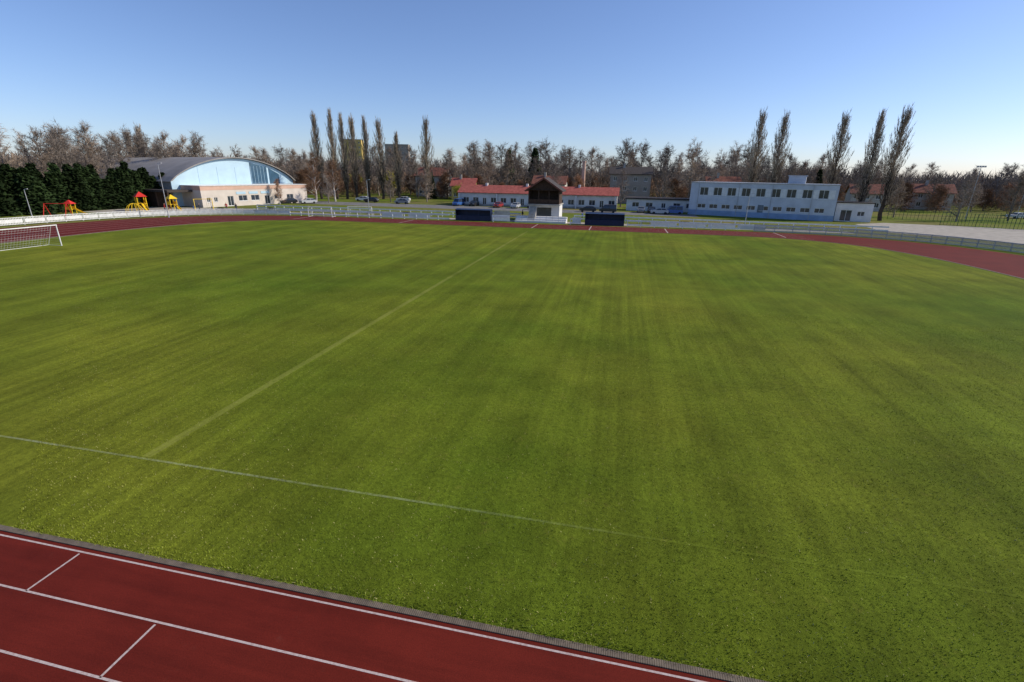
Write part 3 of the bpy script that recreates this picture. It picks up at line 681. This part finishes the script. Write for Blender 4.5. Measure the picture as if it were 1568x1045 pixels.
# ------------------------------------------------------------ people
def person(x,y,rot,coat,step=.15,h=1.72):
    pts={'pel':(0,0,.93),'sp':(0,.0,1.15),'ch':(0,.0,1.38),'nk':(0,.01,1.5),'hd0':(0,.02,1.56),
     'hL':(.1,0,.9),'kL':(.11,step*.6,.5),'aL':(.11,step*.4,.08),'tL':(.12,step*.4+.16,.04),
     'hR':(-.1,0,.9),'kR':(-.11,-step*.2,.5),'aR':(-.11,-step*1.2,.1),'tR':(-.12,-step*1.2+.15,.04),
     'sL':(.19,0,1.42),'eL':(.26,-step*.5,1.15),'wL':(.25,.05-step*.2,.9),'fL':(.24,.08-step*.2,.8),
     'sR':(-.19,0,1.42),'eR':(-.26,step*.3,1.15),'wR':(-.25,.12+step*.5,.92),'fR':(-.24,.15+step*.6,.82)}
    rad={'pel':.15,'sp':.14,'ch':.16,'nk':.065,'hd0':.06,'hL':.1,'kL':.065,'aL':.045,'tL':.04,'hR':.1,'kR':.065,'aR':.045,'tR':.04,'sL':.075,'eL':.05,'wL':.032,'fL':.035,'sR':.075,'eR':.05,'wR':.032,'fR':.035}
    names=list(pts); idx={k:i for i,k in enumerate(names)}
    E=[('pel','sp'),('sp','ch'),('ch','nk'),('nk','hd0'),('pel','hL'),('hL','kL'),('kL','aL'),('aL','tL'),('pel','hR'),('hR','kR'),('kR','aR'),('aR','tR'),('ch','sL'),('sL','eL'),('eL','wL'),('wL','fL'),('ch','sR'),('sR','eR'),('eR','wR'),('wR','fR')]
    me=bpy.data.meshes.new('b'); me.from_pydata([pts[k] for k in names],[(idx[a],idx[b]) for a,b in E],[])
    o=bpy.data.objects.new('tmp',me); COL.objects.link(o); md=o.modifiers.new('s','SKIN'); sd=o.modifiers.new('d','SUBSURF'); sd.levels=1
    for k,n_ in enumerate(names): me.skin_vertices[0].data[k].radius=(rad[n_],rad[n_]*.85)
    me.skin_vertices[0].data[0].use_root=True
    dg=bpy.context.evaluated_depsgraph_get(); m2=bpy.data.meshes.new_from_object(o.evaluated_get(dg)); bpy.data.objects.remove(o)
    for m in (M_jean,coat,M_skin,M_tyre): m2.materials.append(m)
    for p in m2.polygons:
        z=p.center.z; ax=abs(p.center.x); p.use_smooth=True
        p.material_index=2 if (z>1.5 or (ax>.2 and z<.9)) else (1 if (z>.88) else (3 if z<.1 else 0))
    r=empty('person',(x,y,0),rot,h/1.75); b=bpy.data.objects.new('body',m2); COL.objects.link(b); b.parent=r
    def ball(c,rx,ry,rz,nm,m,f=None):
        q=MB(); nn=12; vs=[];fs=[]
        for i in range(nn+1):
            for j in range(nn):
                th=math.pi*i/nn; ph=2*math.pi*j/nn; vs.append((c[0]+rx*math.sin(th)*math.cos(ph),c[1]+ry*math.sin(th)*math.sin(ph),c[2]+rz*math.cos(th)))
        for i in range(nn):
            for j in range(nn): fs.append((i*nn+j,(i+1)*nn+j,(i+1)*nn+(j+1)%nn,i*nn+(j+1)%nn))
        q.add(vs,fs); q.obj(nm,m,r,True)
    ball((0,.03,1.65),.075,.095,.118,'head',M_skin); ball((0,.005,1.685),.083,.095,.095,'hair',M_hair); ball((0,.127,1.64),.012,.02,.02,'nose',M_skin)
CR=mat('coat_red',(.4,.03,.03),.9);CB=mat('coat_blue',(.04,.08,.25),.9);CK=mat('coat_dark',(.03,.03,.035),.9);CP=mat('coat_pale',(.5,.48,.45),.9)
for i,(x,y,c) in enumerate(((-97,90.5,CR),(-95.5,92,CK),(-94,95,CB),(-91,97,CP),(-92,94.5,CK),(-88,98,CR),(-101,90,CK),(-85,97.5,CK),(-20,103,CK),(-7.5,103,CB))):
    person(x,y,random.uniform(0,6.28),c,random.uniform(.02,.25),random.choice((1.2,1.65,1.75,1.8)) if i<7 else 1.75)
# ------------------------------------------------------------ light, sky, camera
az=math.radians(72); el=math.radians(34)
d=Vector((math.sin(az)*math.cos(el),math.cos(az)*math.cos(el),math.sin(el)))
sl=bpy.data.lights.new('sun','SUN'); sl.energy=4.6; sl.angle=math.radians(.5); sl.color=(1,.91,.77)
so=bpy.data.objects.new('sun',sl); COL.objects.link(so); so.rotation_euler=d.to_track_quat('Z','Y').to_euler()
w=bpy.data.worlds.new('World'); S.world=w; w.use_nodes=True; nt=w.node_tree; bg=nt.nodes['Background']
sk=nt.nodes.new('ShaderNodeTexSky'); sk.sky_type='NISHITA'; sk.sun_disc=False; sk.sun_elevation=el; sk.sun_rotation=az; sk.air_density=.9; sk.dust_density=.55; sk.ozone_density=4.2; sk.altitude=200
mx=nt.nodes.new('ShaderNodeMix'); mx.data_type='RGBA'; mx.blend_type='MULTIPLY'; mx.inputs[0].default_value=1; mx.inputs[7].default_value=(.99,.97,1.10,1)
nt.links.new(sk.outputs[0],mx.inputs[6]); nt.links.new(mx.outputs[2],bg.inputs['Color']); bg.inputs['Strength'].default_value=.135
cam=bpy.data.cameras.new('camera'); cam.lens=17; cam.sensor_width=36; cam.clip_end=6000; cam.clip_start=.1
co=bpy.data.objects.new('camera',cam); COL.objects.link(co); S.camera=co
yaw=math.radians(11.98); p=math.radians(19.15)
f=Vector((-math.sin(yaw)*math.cos(p),math.cos(yaw)*math.cos(p),-math.sin(p))); R0=Vector((math.cos(yaw),math.sin(yaw),0)); U0=R0.cross(f)
Rr=(R0+.015*U0).normalized(); Ur=(U0-.015*R0).normalized()
co.matrix_world=Matrix(((Rr.x,Ur.x,-f.x,0),(Rr.y,Ur.y,-f.y,0),(Rr.z,Ur.z,-f.z,9.05),(0,0,0,1)))
S.view_settings.view_transform='Standard'; S.view_settings.look='None'; S.view_settings.exposure=0
